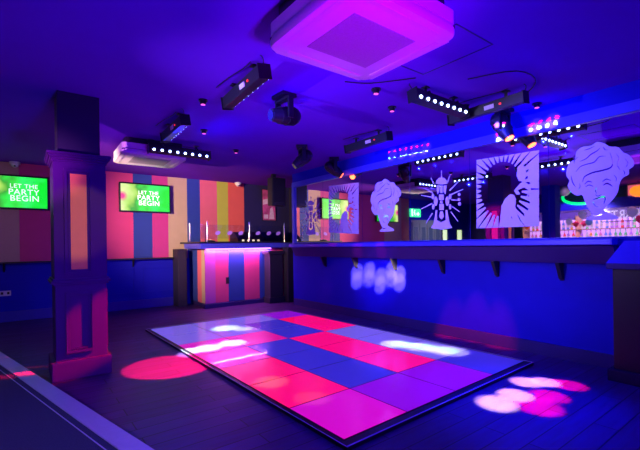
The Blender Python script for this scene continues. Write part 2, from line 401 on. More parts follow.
def burst(x0, x1, yt0, yt1, yb0, yb1, cx, cy, rx, ry, panel, sgn=1):
    """square sunburst with an arched kneeling figure; corners follow the wall's perspective when traced"""
    def Q(u, v): x = x0+(x1-x0)*u; return (x, (yt0+(yt1-yt0)*u)*(1-v)+(yb0+(yb1-yb0)*u)*v)
    outs = []; N = 36
    def edge(a):
        dx, dy = math.cos(a), math.sin(a); t = 9e9
        for lim, c, d in ((1, cx, dx), (0, cx, dx), (1, cy, dy), (0, cy, dy)):
            if abs(d) > 1e-6:
                k = (lim-c)/d
                if 0 < k < t: t = k
        return (cx+dx*t, cy+dy*t)
    for k in range(N):
        a = 2*math.pi*k/N; h0, h1 = 2*math.pi/N*0.18, 2*math.pi/N*0.46
        i0, i1 = (cx+rx*math.cos(a-h0), cy+ry*math.sin(a-h0)), (cx+rx*math.cos(a+h0), cy+ry*math.sin(a+h0))
        e0, e1 = edge(a-h1), edge(a+h1); cn = []
        if abs(e0[0]-e1[0]) > 1e-4 and abs(e0[1]-e1[1]) > 1e-4: cn = [Q(round((e0[0]+e1[0])/2), round((e0[1]+e1[1])/2))]
        outs.append([Q(*i0), Q(*e0)] + cn + [Q(*e1), Q(*i1)])
    fig = [
        [(.40,1.0),(.38,.86),(.40,.70),(.46,.60),(.54,.545),(.60,.56),(.63,.62),(.62,.72),(.66,.85),(.74,1.0),(.62,1.0),(.56,.85),(.55,1.0),(.47,1.0),(.46,.86),(.45,1.0)],
        [(.60,.50),(.70,.41),(.78,.40),(.86,.46),(.88,.56),(.80,.60),(.84,.52),(.76,.47),(.66,.50),(.70,.56),(.64,.56)],
        [(.66,.18),(.72,.15),(.78,.20),(.80,.32),(.76,.39),(.68,.38),(.64,.30)],
        [(.84,.56),(.99,.52),(.99,1.0),(.80,1.0),(.76,.84),(.86,.74)],
        [(.84,.20),(.99,.14),(.99,.50),(.88,.46),(.82,.36)],
    ]
    for g in fig: outs.append([Q(*p) for p in g])
    # each outline is its own thin plate inside one mesh
    mb = MB()
    for n_, poly in enumerate(outs):
        try: mb.prism([tuple(P(x, y)) for x, y in poly], (-0.0012-0.0003*(n_ >= N), 0, 0))
        except ValueError: pass
    return mb.build('etching', M['etch'], panel)
def rocket(x0, x1, y0, y1, panel):
    def Q(u, v): return (x0+(x1-x0)*u, y0+(y1-y0)*v)
    outs = []
    E = lambda cx, cy, rx, ry, n=14: [(cx+rx*math.cos(2*math.pi*k/n), cy+ry*math.sin(2*math.pi*k/n)) for k in range(n)]
    outs.append([(.36,.21),(.37,.16),(.43,.11),(.5,.095),(.57,.11),(.63,.16),(.64,.21),(.5,.225)])          # cap
    outs += [[(.38,.24),(.45,.24),(.45,.36),(.40,.40)], [(.47,.24),(.53,.24),(.53,.38),(.47,.38)], [(.55,.24),(.62,.24),(.60,.40),(.55,.36)]]
    outs += [[(.44,.40),(.56,.40),(.56,.50),(.44,.50)], [(.45,.57),(.56,.57),(.56,.68),(.45,.68)]]
    outs += [E(.36,.52,.045,.085), E(.50,.535,.035,.03), E(.64,.52,.045,.085), E(.29,.44,.035,.05), E(.71,.44,.035,.05), E(.30,.62,.03,.05), E(.71,.62,.03,.05)]
    outs.append([(.36,.68),(.40,.68),(.39,.86),(.48,.90),(.60,.86),(.60,.68),(.64,.68),(.70,.92),(.76,1.0),(.5,1.03),(.24,1.0),(.31,.92)])
    outs.append([(.47,.70),(.53,.70),(.56,.80),(.5,.85),(.44,.80)])
    for a, r0, r1 in ((-172,.24,.50),(-152,.24,.46),(-122,.36,.50),(-90,.38,.56),(-66,.36,.54),(-40,.26,.56),(-20,.24,.56),(4,.24,.44),(158,.24,.54),(128,.36,.62),(48,.34,.60),(30,.30,.52)):
        t = math.radians(a); c, s = math.cos(t), math.sin(t); px, py = -s*.012, c*.012
        outs.append([(.5+c*r0-px, .48+s*r0*.9-py), (.5+c*r1-px*.4, .48+s*r1*.9-py*.4), (.5+c*r1+px*.4, .48+s*r1*.9+py*.4), (.5+c*r0+px, .48+s*r0*.9+py)])
    outs += [E(.93,.40,.035,.03,8), E(.93,.49,.035,.03,8), E(.94,.57,.04,.035,8)]
    mb = MB()
    for n_, poly in enumerate(outs): mb.prism([tuple(P(*Q(*p))) for p in poly], (-0.0010-0.00002*n_, 0, 0))
    return mb.build('etching', M['etch'], panel)
def panel_at(x):
    y = P(x, 200).y
    for i in range(len(ys)-1):
        if ys[i+1] <= y <= ys[i]: return panels[i]
e = rocket(300.5, 321, 197, 234, panel_at(310)); e['label'] = 'frosted figure with thin rays at the far end of the mirror'
e = burst(328.8, 358.6, 186, 182.5, 232.5, 234, .42, .48, .34, .36, panel_at(340)); e['label'] = 'frosted square sunburst etching overlapping the reflected television'
e = face((370.5, 179, 401, 231.5), panel_at(382)); e['label'] = 'frosted curly-haired head in the middle of the mirror'
e = rocket(421, 462, 172, 228, panel_at(440)); e['label'] = 'frosted bell-shaped figure with rays and dials'
e = burst(476.5, 539, 160, 150, 228.5, 226, .40, .46, .33, .38, panel_at(500)); e['label'] = 'large frosted sunburst square with an arched figure'
e = face((566, 142, 634, 220), panel_at(600)); e['label'] = 'large frosted shouting face with curly hair'

# ================================================================ column
cl = thing('column', (0.45, 4.46, 0), 'square panelled timber column with orange inset standing beside the step', 'column')
cx0, cx1, cy0, cy1 = 0.245, 0.665, 4.255, 4.675
b = MB(); b.box((cx0+.005, cy0+.005, 0.0), (cx1-.005, cy1-.005, 0.9), bevel=.004); b.box((cx0, cy0, .88), (cx1, cy1, 2.02), bevel=.004); b.build('shaft', M['column'], cl)
b = MB(); b.box((cx0-.03, cy0-.03, 0), (cx1+.03, cy1+.03, .175), bevel=.012); b.build('plinth', M['column'], cl)
b = MB()
for k, (o_, z0, z1) in enumerate(((.012, .862, .88), (.028, .88, .905), (.016, .905, .925))): b.box((cx0-o_, cy0-o_, z0), (cx1+o_, cy1+o_, z1), bevel=.005)
b.build('dado_rail', M['column'], cl)
b = MB()
for k, (o_, z0, z1) in enumerate(((.01, 1.99, 2.01), (.022, 2.01, 2.03), (.036, 2.03, 2.05), (.045, 2.05, 2.075))): b.box((cx0-o_, cy0-o_, z0), (cx1+o_, cy1+o_, z1), bevel=.005)
b.build('cornice', M['column'], cl)
MB().box((cx0+.04, cy0+.04, 2.07), (cx1-.04, cy1-.04, HC)).build('upper_shaft', M['black_wall'], cl)
def pan(mb, x0, x1, z0, z1, y):
    moulding(mb, x0, x1, z0, z1, y, .026, .018); moulding(mb, x0+.03, x1-.03, z0+.03, z1-.03, y, .012, .010)
b = MB(); pan(b, .325, .555, .955, 1.93, cy0); b.build('upper_moulding', M['column'], cl)
b = MB(); pan(b, .330, .560, .24, .80, cy0); b.build('lower_moulding', M['column'], cl)
o = MB().box((.375, cy0-.006, 1.005), (.505, cy0+.002, 1.885)).build('inset_panel', M['panel_orange'], cl); o['label'] = 'plain orange inset panel'
def pan_x(mb, y0, y1, z0, z1, x, t=.026, d=.018):
    mb.box((x, y0, z1-t), (x+d, y1, z1)); mb.box((x, y0, z0), (x+d, y1, z0+t)); mb.box((x, y0, z0+t), (x+d, y0+t, z1-t)); mb.box((x, y1-t, z0+t), (x+d, y1, z1-t))
b = MB(); pan_x(b, 4.35, 4.58, .955, 1.93, cx1); b.build('upper_moulding', M['column'], cl)
b = MB(); pan_x(b, 4.35, 4.58, .24, .80, cx1); b.build('lower_moulding', M['column'], cl)
M['panel_pink'] = mat('pink_infill', (.9, .10, .35), .6, noise=.08, nscale=10)
o = MB().box((cx1-.002, 4.40, 1.005), (cx1+.006, 4.53, 1.885)).build('inset_panel', M['panel_pink'], cl); o['label'] = 'pink inset panel seen in the mirror'

# ================================================================ television screens
def screen_mat():
    m = bpy.data.materials.new('tv_picture'); m.use_nodes = True; nt = m.node_tree; b = nt.nodes['Principled BSDF']
    L = nt.links.new; tc = nt.nodes.new('ShaderNodeTexCoord'); sp = nt.nodes.new('ShaderNodeSeparateXYZ'); L(tc.outputs['Object'], sp.inputs[0])
    n = nt.nodes.new('ShaderNodeTexNoise'); n.inputs['Scale'].default_value = 3.2; L(tc.outputs['Object'], n.inputs['Vector'])
    ma = nt.nodes.new('ShaderNodeMath'); ma.operation = 'MULTIPLY_ADD'; ma.inputs[1].default_value = 1.05; ma.inputs[2].default_value = 0.10; L(sp.outputs['X'], ma.inputs[0])
    ad = nt.nodes.new('ShaderNodeMath'); ad.operation = 'ADD'; L(ma.outputs[0], ad.inputs[0]); L(n.outputs['Fac'], ad.inputs[1])
    cr = nt.nodes.new('ShaderNodeValToRGB'); L(ad.outputs[0], cr.inputs[0]); e = cr.color_ramp.elements
    e[0].position = .08; e[0].color = (.75, .9, .35, 1); e[1].position = 1.0; e[1].color = (0.0, .78, .02, 1)
    for p_, c_ in ((.3, (.40, .72, .10, 1)), (.45, (.04, .40, .03, 1)), (.62, (.03, .80, .06, 1)), (.78, (.03, .85, .14, 1))):
        k = cr.color_ramp.elements.new(p_); k.color = c_
    # pink dancer at the picture's left edge
    vd = nt.nodes.new('ShaderNodeVectorMath'); vd.operation = 'DISTANCE'; L(tc.outputs['Object'], vd.inputs[0]); vd.inputs[1].default_value = (-.43, 0, .02)
    mr = nt.nodes.new('ShaderNodeMapRange'); mr.inputs['From Min'].default_value = .05; mr.inputs['From Max'].default_value = .11; mr.inputs['To Min'].default_value = 1; mr.inputs['To Max'].default_value = 0
    L(vd.outputs['Value'], mr.inputs['Value'])
    mx = nt.nodes.new('ShaderNodeMix'); mx.data_type = 'RGBA'; L(mr.outputs[0], mx.inputs['Factor']); L(cr.outputs[0], mx.inputs['A']); mx.inputs['B'].default_value = (.9, .05, .3, 1)
    b.inputs['Base Color'].default_value = (.02, .02, .02, 1); L(mx.outputs['Result'], b.inputs['Emission Color']); b.inputs['Emission Strength'].default_value = 1.15
    return m
M['picture'] = screen_mat(); M['tv_text'] = mat('white_screen_text', (.9, .9, .9), .5, emit=(.85, 1, .9), estr=1.25, noise=.01)
tv = thing('television', (1.99, BY-.06, 2.17), 'green glowing television on the pink and blue stripes right of the column', 'television', 'wall televisions')
lpart(MB().box((-.475, -.03, -.285), (.475, .045, .285), bevel=.008), 'casing', M['screen_dark'], tv)
scr = lpart(MB().box((-.45, -.034, -.257), (.45, -.029, .257)), 'screen', M['picture'], tv)
for s_, z, sx, dx in (('LET THE', .10, .098, .0), ('PARTY', .0, .135, 0.0), ('BEGIN', -.105, .135, .01)):
    t = text_mesh(s_, sx, 'lettering', M['tv_text'], .001, 1.06); t.data.transform(Matrix.Translation((.05+dx, -.036, z)) @ Matrix.Rotation(math.pi/2, 4, 'X')); t.parent = scr
tv2 = dup(tv, (-.06, BY-.06, 2.145), None, 'green glowing television at the left edge of the photo, left of the column')
for c in tv2.children:
    for g in c.children: g.location.x += .08

# ================================================================ dj booth
bt = thing('dj_booth', (3.6, 7.7, 0), 'striped booth counter lit by a violet strip below its dark top, in the far corner', 'booth')
BF = 7.40
b = MB(); nm = []
pxs = [205.4, 215.5, 228.5, 244.5, 259.5, 270.5]
fx = [on_y(x, 280, BF).x for x in pxs]; x_end = on_y(283, 280, BF).x
seq = ['purple', 'pink', 'blue', 'pink', 'blue']
def slot(n):
    if n not in nm: nm.append(n)
    return nm.index(n)
for i in range(5):
    b.mi = slot(seq[i]); b.box((fx[i], BF, .09), (fx[i+1], BF+.03, 1.15))
b.mi = slot('pink'); b.box((fx[5], BF, .09), (5.38, BF+.03, 1.15))
for n_, y0, y1 in (('tan', BF+.03, BF+.20), ('rose', BF+.20, BF+.42), ('blue', BF+.42, BY-.052)):
    b.mi = slot(n_); b.box((fx[0], y0, .09), (fx[0]+.03, y1, 1.15))
b.build('striped_front', [M['s_'+n] for n in nm], bt)
b = MB(); b.box((fx[0]+.02, BF+.04, 0), (5.38, BY-.052, .085)); b.box((fx[0]-.03, BF-.05, 0), (4.33, BF+.06, .08)); b.build('plinth', M['dark_wall'], bt)
b = MB(); b.box((2.70, 7.22, 1.158), (5.38, BY-.17, 1.262), bevel=.006); b.build('fascia', M['ledge'], bt)
b = MB(); b.box((2.67, 7.18, 1.262), (5.39, BY-.002, 1.292), bevel=.006); b.build('counter_top', M['black'], bt)
o = MB().box((2.86, BF-.03, 1.135), (4.30, BF-.008, 1.155)).build('light_strip', M['strip_light'], bt); o['label'] = 'glowing violet light strip'
ax = on_y(227.5, 280, BF); MB().box((ax.x-.035, BF-.008, ax.z-.075), (ax.x+.035, BF, ax.z+.055)).build('socket_plate', M['black'], bt)
area((3.55, 7.36, 1.13), (3.55, 7.43, 0.3), 1.4, .03, (.85, .25, 1.0), 26)
# dark side cabinet left of the booth
sc_ = thing('side_cabinet', (2.72, 8.0, 0), 'narrow dark cabinet tucked between the striped booth and the dado', 'cabinet')
sa, sb = on_y(178, 270, 7.95).x, on_y(187, 270, 7.95).x
MB().box((sa, 7.95, 0.0), (sb, BY-.055, 1.155), bevel=.005).build('body', M['black_wall'], sc_)
MB().box((sa+.015, 7.94, .10), (sb-.015, 7.95, 1.10), bevel=.003).build('door', M['black_wall'], sc_)
# pilaster in front of the booth's right end
pl = bt
p0, p1 = on_y(270, 270, 7.13), on_y(283, 270, 7.13)
MB().box((p0.x, 7.13, 0), (p1.x, 7.37, 1.02), bevel=.01).build('pilaster', M['black_wall'], pl)
MB().box((p0.x-.05, 7.08, 1.02), (p1.x+.03, 7.39, 1.09), bevel=.012).build('pilaster_cap', M['black_wall'], pl)
MB().box((p0.x-.03, 7.10, 0), (p1.x+.02, 7.38, .12), bevel=.01).build('pilaster_foot', M['black_wall'], pl)
eb = thing('counter_end', (4.6, 7.1, 0), 'plain dark panelled counter end meeting the mirror wall', 'counter')
MB().box((p1.x+.035, 6.98, 0), (5.36, 7.17, 1.13)).build('panel', M['black_wall'], eb)
MB().box((p1.x+.0, 6.90, 1.13), (5.37, 7.17, 1.155), bevel=.006).build('cap', M['black_wall'], eb)

# glass screen on the booth
gs = thing('glass_screen', (3.7, 7.32, 1.292), 'clear glass screen on steel posts standing on the booth top', 'glass screen')
MB().box((2.74, 7.318, 1.35), (4.86, 7.324, 1.62)).build('pane', M['glass'], gs)
for x in (2.86, 3.75, 4.60):
    b = MB(); b.cyl((x, 7.30, 1.292), (x, 7.30, 1.68), .011); b.cyl((x, 7.30, 1.292), (x, 7.30, 1.30), .03); b.build('post', M['chrome'], gs, True)
    for z in (1.41, 1.57): MB().ball((x+.015, 7.31, z), .018, 12).build('clamp', M['chrome'], gs, True)
b = MB(); b.cyl((2.75, 7.95, 1.292), (2.75, 7.95, 1.66), .011); b.build('post', M['chrome'], gs, True)
M['violet_disc'] = mat('violet_frosted_disc', (.45, .25, .9), .5, noise=.1, nscale=30)
for x in (3.08, 3.33, 3.57, 3.96, 4.22, 4.45):
    o = MB().prism([(x+.055*math.cos(k*math.pi/8), 7.316, 1.462+.04*math.sin(k*math.pi/8)+.012*math.cos(k*math.pi/8)) for k in range(16)], (0, -.002, 0)).build('frosted_disc', M['violet_disc'], gs)
# equipment behind the glass
mx_ = thing('mixer', (3.95, 7.75, 1.292), 'low dj mixer with faintly lit front behind the glass screen', 'mixer')
MB().prism([(3.62, 7.55, 1.292), (3.62, 7.95, 1.292), (3.62, 7.95, 1.50), (3.62, 7.75, 1.50), (3.62, 7.55, 1.34)], (.62, 0, 0)).build('body', M['black'], mx_)
M['warm_lit'] = mat('warm_lit_display', (1, .8, .5), .5, emit=(1, .75, .5), estr=.9, noise=.3, nscale=40)
for x in (3.74, 3.86, 3.98, 4.10): MB().box((x-.03, 7.544, 1.30), (x+.02, 7.552, 1.335)).build('display', M['warm_lit'], mx_)
for k in range(8): MB().cyl((3.68+k*.07, 7.62, 1.40), (3.68+k*.07, 7.60, 1.43), .012, seg=10).build('knob', M['chrome'], mx_)
ds = thing('cable_puck', (2.99, 7.5, 1.292), 'small flat black puck lying on the booth top', 'device')
MB().lathe((3.0, 7.5, 1.292), [(.09, 0), (.10, .012), (.08, .03), (.03, .036)], 20).build('body', M['black'], ds, True)
MB().cyl((3.0, 7.5, 1.326), (3.0, 7.5, 1.34), .015).build('knob', M['chrome'], ds, True)

# poster, speaker
M['poster'] = mat('poster_print', (.55, .08, .30), .5, noise=.9, nscale=9)
po = thing('poster', (4.82, BY-.02, 2.2), 'tall pink printed poster on the dark corner wall behind the booth', 'poster')
MB().box((4.62, BY-.02, 1.80), (5.0, BY-.001, 2.56)).build('board', M['black'], po)
MB().box((4.635, BY-.024, 1.815), (4.985, BY-.0195, 2.545)).build('print', M['poster'], po)
M['poster_art'] = mat('poster_pale_art', (.75, .55, .75), .5, noise=.3, nscale=20)
b = MB(); y = BY-.0245
b.prism([(4.64, y, 2.18), (4.98, y, 2.26), (4.98, y, 2.38), (4.64, y, 2.30)], (0, -.001, 0))
b.prism([(4.80, y, 1.84), (4.95, y, 1.84), (4.93, y, 2.02), (4.90, y, 2.14), (4.84, y, 2.10)], (0, -.001, 0)); b.box((4.66, y-.001, 1.85), (4.78, y, 1.95))
b.build('artwork', M['poster_art'], po)
sx0, sx1 = on_y(272.5, 190, 6.75).x, on_y(286, 190, 6.75).x
spk = thing('speaker', (3.9, 6.9, 2.2), 'tall black loudspeaker hung from the ceiling in the far corner beside the poster', 'speaker')
MB().box((sx0, 6.76, 2.00), (sx1, 6.95, 2.56), bevel=.012).build('cabinet', M['black'], spk)
MB().box((sx0+.015, 6.75, 2.06), (sx1-.015, 6.76, 2.54)).build('grille', M['black_metal'], spk)
MB().box((sx0+.07, 6.86, 2.56), (sx0+.15, 6.92, HC)).build('hanging_bracket', M['black_metal'], spk)
MB().ball((sx0+.06, 6.757, 2.03), .008, 8).build('badge', M['chrome'], spk)

# wall sockets, security domes
so = thing('wall_socket', (-.2, BY-.04, .47), 'pale double wall socket on the dado at the left edge', 'socket')
MB().box((-.27, BY-.042, .43), (-.12, BY-.03, .515), bevel=.003).build('plate', M['white_plastic'], so)
for x in (-.235, -.155): MB().box((x-.016, BY-.045, .455), (x+.016, BY-.0415, .495)).build('outlet', M['black'], so)
def dome(x, label):
    t = thing('security_camera', (x, BY-.09, 2.57), label, 'camera', 'dome security cameras')
    lpart(MB().cyl((0, 0, .035), (0, 0, .072), .075), 'base', M['white_plastic'], t, True)
    lpart(MB().ball((0, 0, .03), .055, 18, (1, 1, .9)), 'dome', M['white_plastic'], t, True)
    lpart(MB().ball((0, -.035, .005), .018, 10), 'lens', M['black'], t, True)
    return t
d0 = dome(on_y(14.7, 163, BY-.09).x, 'small white dome security camera above the left television at the left edge of the photo')
dup(d0, (on_y(238, 182, BY-.09).x, BY-.09, 2.57), None, 'small white dome security camera above the orange stripe near the booth')

# ================================================================ led dance floor
df = thing('dance_floor', (2.75, 3.9, 0), 'raised illuminated dance floor of glowing red, blue, purple and lilac panels', 'dance floor')
CB, CL, CR, CF = Vector((1.535, 1.80, 0)), Vector((1.465, 5.94, 0)), Vector((3.93, 1.87, 0)), Vector((3.83, 5.99, 0))
TILE = {'r': ((1.0, .0, .06), 1.0), 'm': ((.75, .0, .50), .85), 'p': ((.32, .0, .75), .75), 'b': ((.045, .035, .85), .55), 'l': ((.22, .14, .85), .75), 'k': ((.75, .0, .22), 1.0)}
for k, (c, s) in TILE.items():
    M['t_'+k] = mat('lit_panel_'+k, (.18, .17, .19), .22, emit=c, estr=s, noise=.03, coat=.3)
rows = ['mppb', 'rbrl', 'rbrl', 'kbrl', 'mkbr', 'llbr', 'lllp']
LBL = {'r': 'red lit panel', 'm': 'magenta lit panel', 'p': 'purple lit panel', 'b': 'blue lit panel', 'l': 'pale lilac lit panel', 'k': 'crimson lit panel'}
def gp(u, v, z=0): return ((CB*(1-u)+CR*u)*(1-v)+(CL*(1-u)+CF*u)*v) + Vector((0, 0, z))
for j in range(7):
    for i in range(4):
        g = .011
        c = [gp((i+a_)/4, (j+b_)/7) for a_, b_ in ((g, g), (1-g, g), (1-g, 1-g), (g, 1-g))]
        k = rows[j][i]
        o = MB().prism([(p.x, p.y, .0285) for p in c], (0, 0, .002)).build('floor_panel', M['t_'+k], df); o['label'] = LBL[k]
b = MB(); b.prism([tuple(gp(*q, .0012)) for q in ((0,0),(1,0),(1,1),(0,1))], (0, 0, .0265)); b.build('base_tray', M['black'], df)
b = MB()
pts = [gp(0, 0), gp(1, 0), gp(1, 1), gp(0, 1)]; ctr = gp(.5, .5)
outp = [p + (p-ctr).normalized()*.085 for p in pts]; inp = [p + (p-ctr).normalized()*.004 for p in pts]
for k in range(4):
    a, c = k, (k+1) % 4
    b.prism([(inp[a].x, inp[a].y, .001), (inp[c].x, inp[c].y, .001), (outp[c].x, outp[c].y, .001), (outp[a].x, outp[a].y, .001)], (0, 0, .024))
b.build('edge_ramp', M['black_metal'], df)
b = MB()
for k in range(4):
    a, c = k, (k+1) % 4; e0, e1 = outp[a], outp[c]; d0_ = (ctr-e0).normalized()*.012; d1_ = (ctr-e1).normalized()*.012
    b.prism([(e0.x, e0.y, .0255), (e1.x, e1.y, .0255), ((e1+d1_).x, (e1+d1_).y, .0255), ((e0+d0_).x, (e0+d0_).y, .0255)], (0, 0, .003))
b.build('edge_trim', M['nosing'], df)

# ================================================================ ceiling cassettes
def rrect(hx, hy, r, z=0, n=6):
    o = []
    for k, (sx, sy) in enumerate(((1, 1), (-1, 1), (-1, -1), (1, -1))):
        for i in range(n+1):
            a = math.pi/2*(k+i/n); o.append((sx*(hx-r)+r*math.cos(a), sy*(hy-r)+r*math.sin(a), z))
    return o
def bev(b, w_):
    es = [e for e in b.bm.edges if any(len(f.verts) > 4 for f in e.link_faces)]
    bmesh.ops.bevel(b.bm, geom=es, offset=w_, segments=2, affect='EDGES', profile=.5)
ac = thing('air_conditioner', (1.62, 1.70, 2.39), 'large white ceiling cassette air conditioner glowing magenta above the dance floor', 'air conditioner', 'ceiling cassettes')
b = MB(); b.prism(rrect(.415, .39, .07), (0, 0, .06)); bev(b, .018); lpart(b, 'fascia_panel', M['white_plastic'], ac, True)
lpart(MB().box((-.24, -.21, -.004), (.24, .21, .004)), 'grille', M['grille'], ac)
for (a0, a1) in (((-.30, -.345, -.003), (.30, -.315, .004)), ((-.30, .315, -.003), (.30, .345, .004)), ((-.375, -.28, -.003), (-.345, .28, .004)), ((.345, -.28, -.003), (.375, .28, .004))):
    lpart(MB().box(a0, a1, bevel=.001), 'louvre', M['white_plastic'], ac)
lpart(MB().box((-.40, -.37, .055), (.40, .37, .068)), 'shadow_gap', M['black'], ac)
lpart(MB().prism(rrect(.41, .385, .06, .068), (0, 0, .075)), 'upper_casing', M['white_plastic'], ac, True)
lpart(MB().box((-.36, -.33, .135), (.36, .33, .253)), 'ceiling_collar', M['black'], ac)
dup(ac, (1.48, 5.90, 2.42), (0, 0, math.radians(-2)), 'smaller-looking distant white ceiling cassette above the far end, behind a lit light bar')

# ================================================================ led bars
def led_bar(lit, tilt, name_label, loc, rz, hang=0.14):
    t = thing('light_bar', loc, name_label, 'light bar', 'ceiling light bars')
    R = Matrix.Rotation(tilt, 4, 'X')
    lpart(MB().box((-.40, -.045, -.05), (.40, .045, .05), rot=R, bevel=.006), 'housing', M['black'], t)
    for x in (-.41, .40): lpart(MB().box((x, -.055, -.06), (x+.01, .055, .055), rot=R), 'end_cap', M['black_metal'], t)
    for k in range(8):
        x = -.35+k*.1; c = R @ Vector((x, -.046, -.028))
        lpart(MB().ball(c, .017, 12), 'led_lens', M['lens_on'], t, True)
    lpart(MB().box((-.12, .044, -.02), (-.02, .05, .02), rot=R), 'label_plate', M['label'], t)
    lpart(MB().box((-.195, .044, -.008), (-.175, .051, .008), rot=R), 'display', M['red_led'], t)
    for x in (-.22, .22):
        b = MB(); b.box((x-.015, -.004, .04), (x+.015, .004, hang)); b.box((x-.03, -.03, hang-.008), (x+.03, .03, hang)); b.cyl((x, 0, .05), (x, -.05, .05), .015, seg=10)
        lpart(b, 'hanger', M['black_metal'], t)
    pts = [(-.38+.0, 0, .03), (-.42, .02, .09), (-.36, .05, .13), (-.2, .06, hang-.01), (.1, .10, hang-.004), (.35, .12, hang-.004)]
    lpart(MB().tube(smooth3(pts), .004), 'power_cable', M['black'], t)
    t.rotation_euler = (0, 0, rz)
    return t
def smooth3(pts, n=4):
    xy = smooth([(p[0], p[1]) for p in pts], n, False); xz = smooth([(p[0], p[2]) for p in pts], n, False)
    return [(a_[0], a_[1], c_[1]) for a_, c_ in zip(xy, xz)]
ZB = 2.535; HG = HC-ZB
bars = [led_bar(1, math.radians(-8), 'lit light bar with eight white lights right of the large air conditioner', (3.22, 2.29, ZB), 0, HG)]
def bar(x, y, rz, label, z=ZB): return dup(bars[0], (x, y, z), (0, 0, rz), label)
bar(1.74, 5.36, 0, 'lit light bar in front of the distant air conditioner', 2.48)
bar(1.53, 3.04, math.radians(86), 'dark-backed light bar hung left of the large air conditioner')
bar(1.41, 4.54, math.radians(88), 'dark-backed light bar hung above the distant air conditioner')
bar(3.65, 3.73, math.radians(88), 'dark-backed light bar near the mirror, farther of the two')
bar(3.72, 2.12, math.radians(88), 'dark-backed light bar near the mirror, beside the lit bar')
# the bars' own light
def bar_light(x, y, dx, dy, ax, ay, pw, col=BLUE, down=.5):
    for k in (-.3, 0, .3): spot((x+ax*k, y+ay*k, 2.405), (x+ax*k+dx, y+ay*k+dy, 2.405-down), 150, col, pw/3, .6, .01)
bar_light(3.22, 2.2, 0, -1, 1, 0, 60, BLUE, .9)
bar_light(1.74, 5.27, 0, -1, 1, 0, 50, BLUE, .9)
for (x, y, pw) in ((3.74, 3.73, 60), (3.81, 2.12, 60), (1.62, 3.04, 50), (1.5, 4.54, 40)): bar_light(x, y, 1, 0, 0, 1, pw)
# narrow beams of the two near bars on the wall above the mirror: red above, cyan-white below
for x, y, k0, k1, (pa, pb) in ((3.76, 3.73, -.37, .37, ((389, 157), (428, 149.5))), (3.83, 2.12, -.37, .37, ((500, 139), (557, 122)))):
    for k in range(8):
        u = k/7; px = pa[0]+(pb[0]-pa[0])*u; py = pa[1]+(pb[1]-pa[1])*u
        u_ = round(u*7/2)*2/7
        a_ = on_x(px, py+1.5, MX); c_ = on_x(px-.5, py-5, MX)
        yy = y - (k-3.5)*.1
        w_ = 1.0 if x < 3.8 else 1.3
        spot((x, yy, 2.465), (a_.x, a_.y, a_.z), 3.6*w_, (.25, 1.0, .75), 2600, .5, 0)
        spot((x, yy, 2.465), (c_.x, c_.y, c_.z), 3.6*w_, (1, .0, .25), 2800, .5, 0)
        if k % 2: spot((x, yy+.05, 2.465), ((a_.x+c_.x)/2, a_.y+.05, (a_.z+c_.z)/2), 20, (.4, .15, 1), 110, 1.0, 0)

# ================================================================ moving heads
def moving_head(loc, rz, yaw, tilt, label, lens):
    t = thing('moving_head', loc, label, 'stage light', 'moving head lights'); t.rotation_euler = (0, 0, rz)
    lpart(MB().box((-.10, -.08, -.035), (.10, .08, 0), bevel=.008), 'base', M['black'], t)
    R = Matrix.Rotation(yaw, 4, 'Z'); b = MB()
    b.box((-.12, -.03, -.06), (.12, .03, -.035), rot=R)
    for s_ in (-1, 1): b.box((s_*.105-.012, -.028, -.24), (s_*.105+.012, .028, -.04), rot=R, bevel=.004)
    lpart(b, 'yoke', M['black_metal'], t)
    H = R @ Matrix.Translation((0, 0, -.20)) @ Matrix.Rotation(tilt, 4, 'X')
    b = MB(); b.cyl(H @ Vector((0, .10, 0)), H @ Vector((0, -.06, 0)), .085, .08, 24); b.cyl(H @ Vector((0, -.06, 0)), H @ Vector((0, -.15, 0)), .075, .055, 24); b.ball(H @ Vector((0, .10, 0)), .085, 16)
    hd = lpart(b, 'head', M['black'], t, True)
    for k in range(5):
        c = H @ Vector((0, .02+k*.02, .0)); n = (H.to_3x3() @ Vector((0, 1, 0)))
        q = MB().cyl(c-n*.003, c+n*.003, .09, seg=20); o = lpart(q, 'cooling_fin', M['black_metal'], hd)
    c = H @ Vector((0, -.152, 0)); n = (H.to_3x3() @ Vector((0, -1, 0)))
    lpart(MB().cyl(c, c+n*.008, .045), 'lens', lens, t, True)
    return t
h = on_z(284, 95, HC); moving_head((h.x, h.y, HC), math.radians(-87), 0, math.radians(8), 'dark two-armed moving head light hanging above the dance floor centre', M['lens_off'])
h = on_z(302, 146, HC); moving_head((h.x, h.y, HC), math.radians(-127), .3, math.radians(40), 'dark moving head light tilted near the far corner, above the poster', M['lens_off'])
h = on_z(334, 158, HC); moving_head((min(h.x, 4.22), min(h.y, 5.35), HC), math.radians(52), .2, math.radians(35), 'small moving head light with orange glow at the far end of the mirror', M['lens_red'])
moving_head((4.16, 2.17, HC), math.radians(0), 0, math.radians(62), 'moving head light glowing red-orange in front of the big sunburst', M['lens_red'])

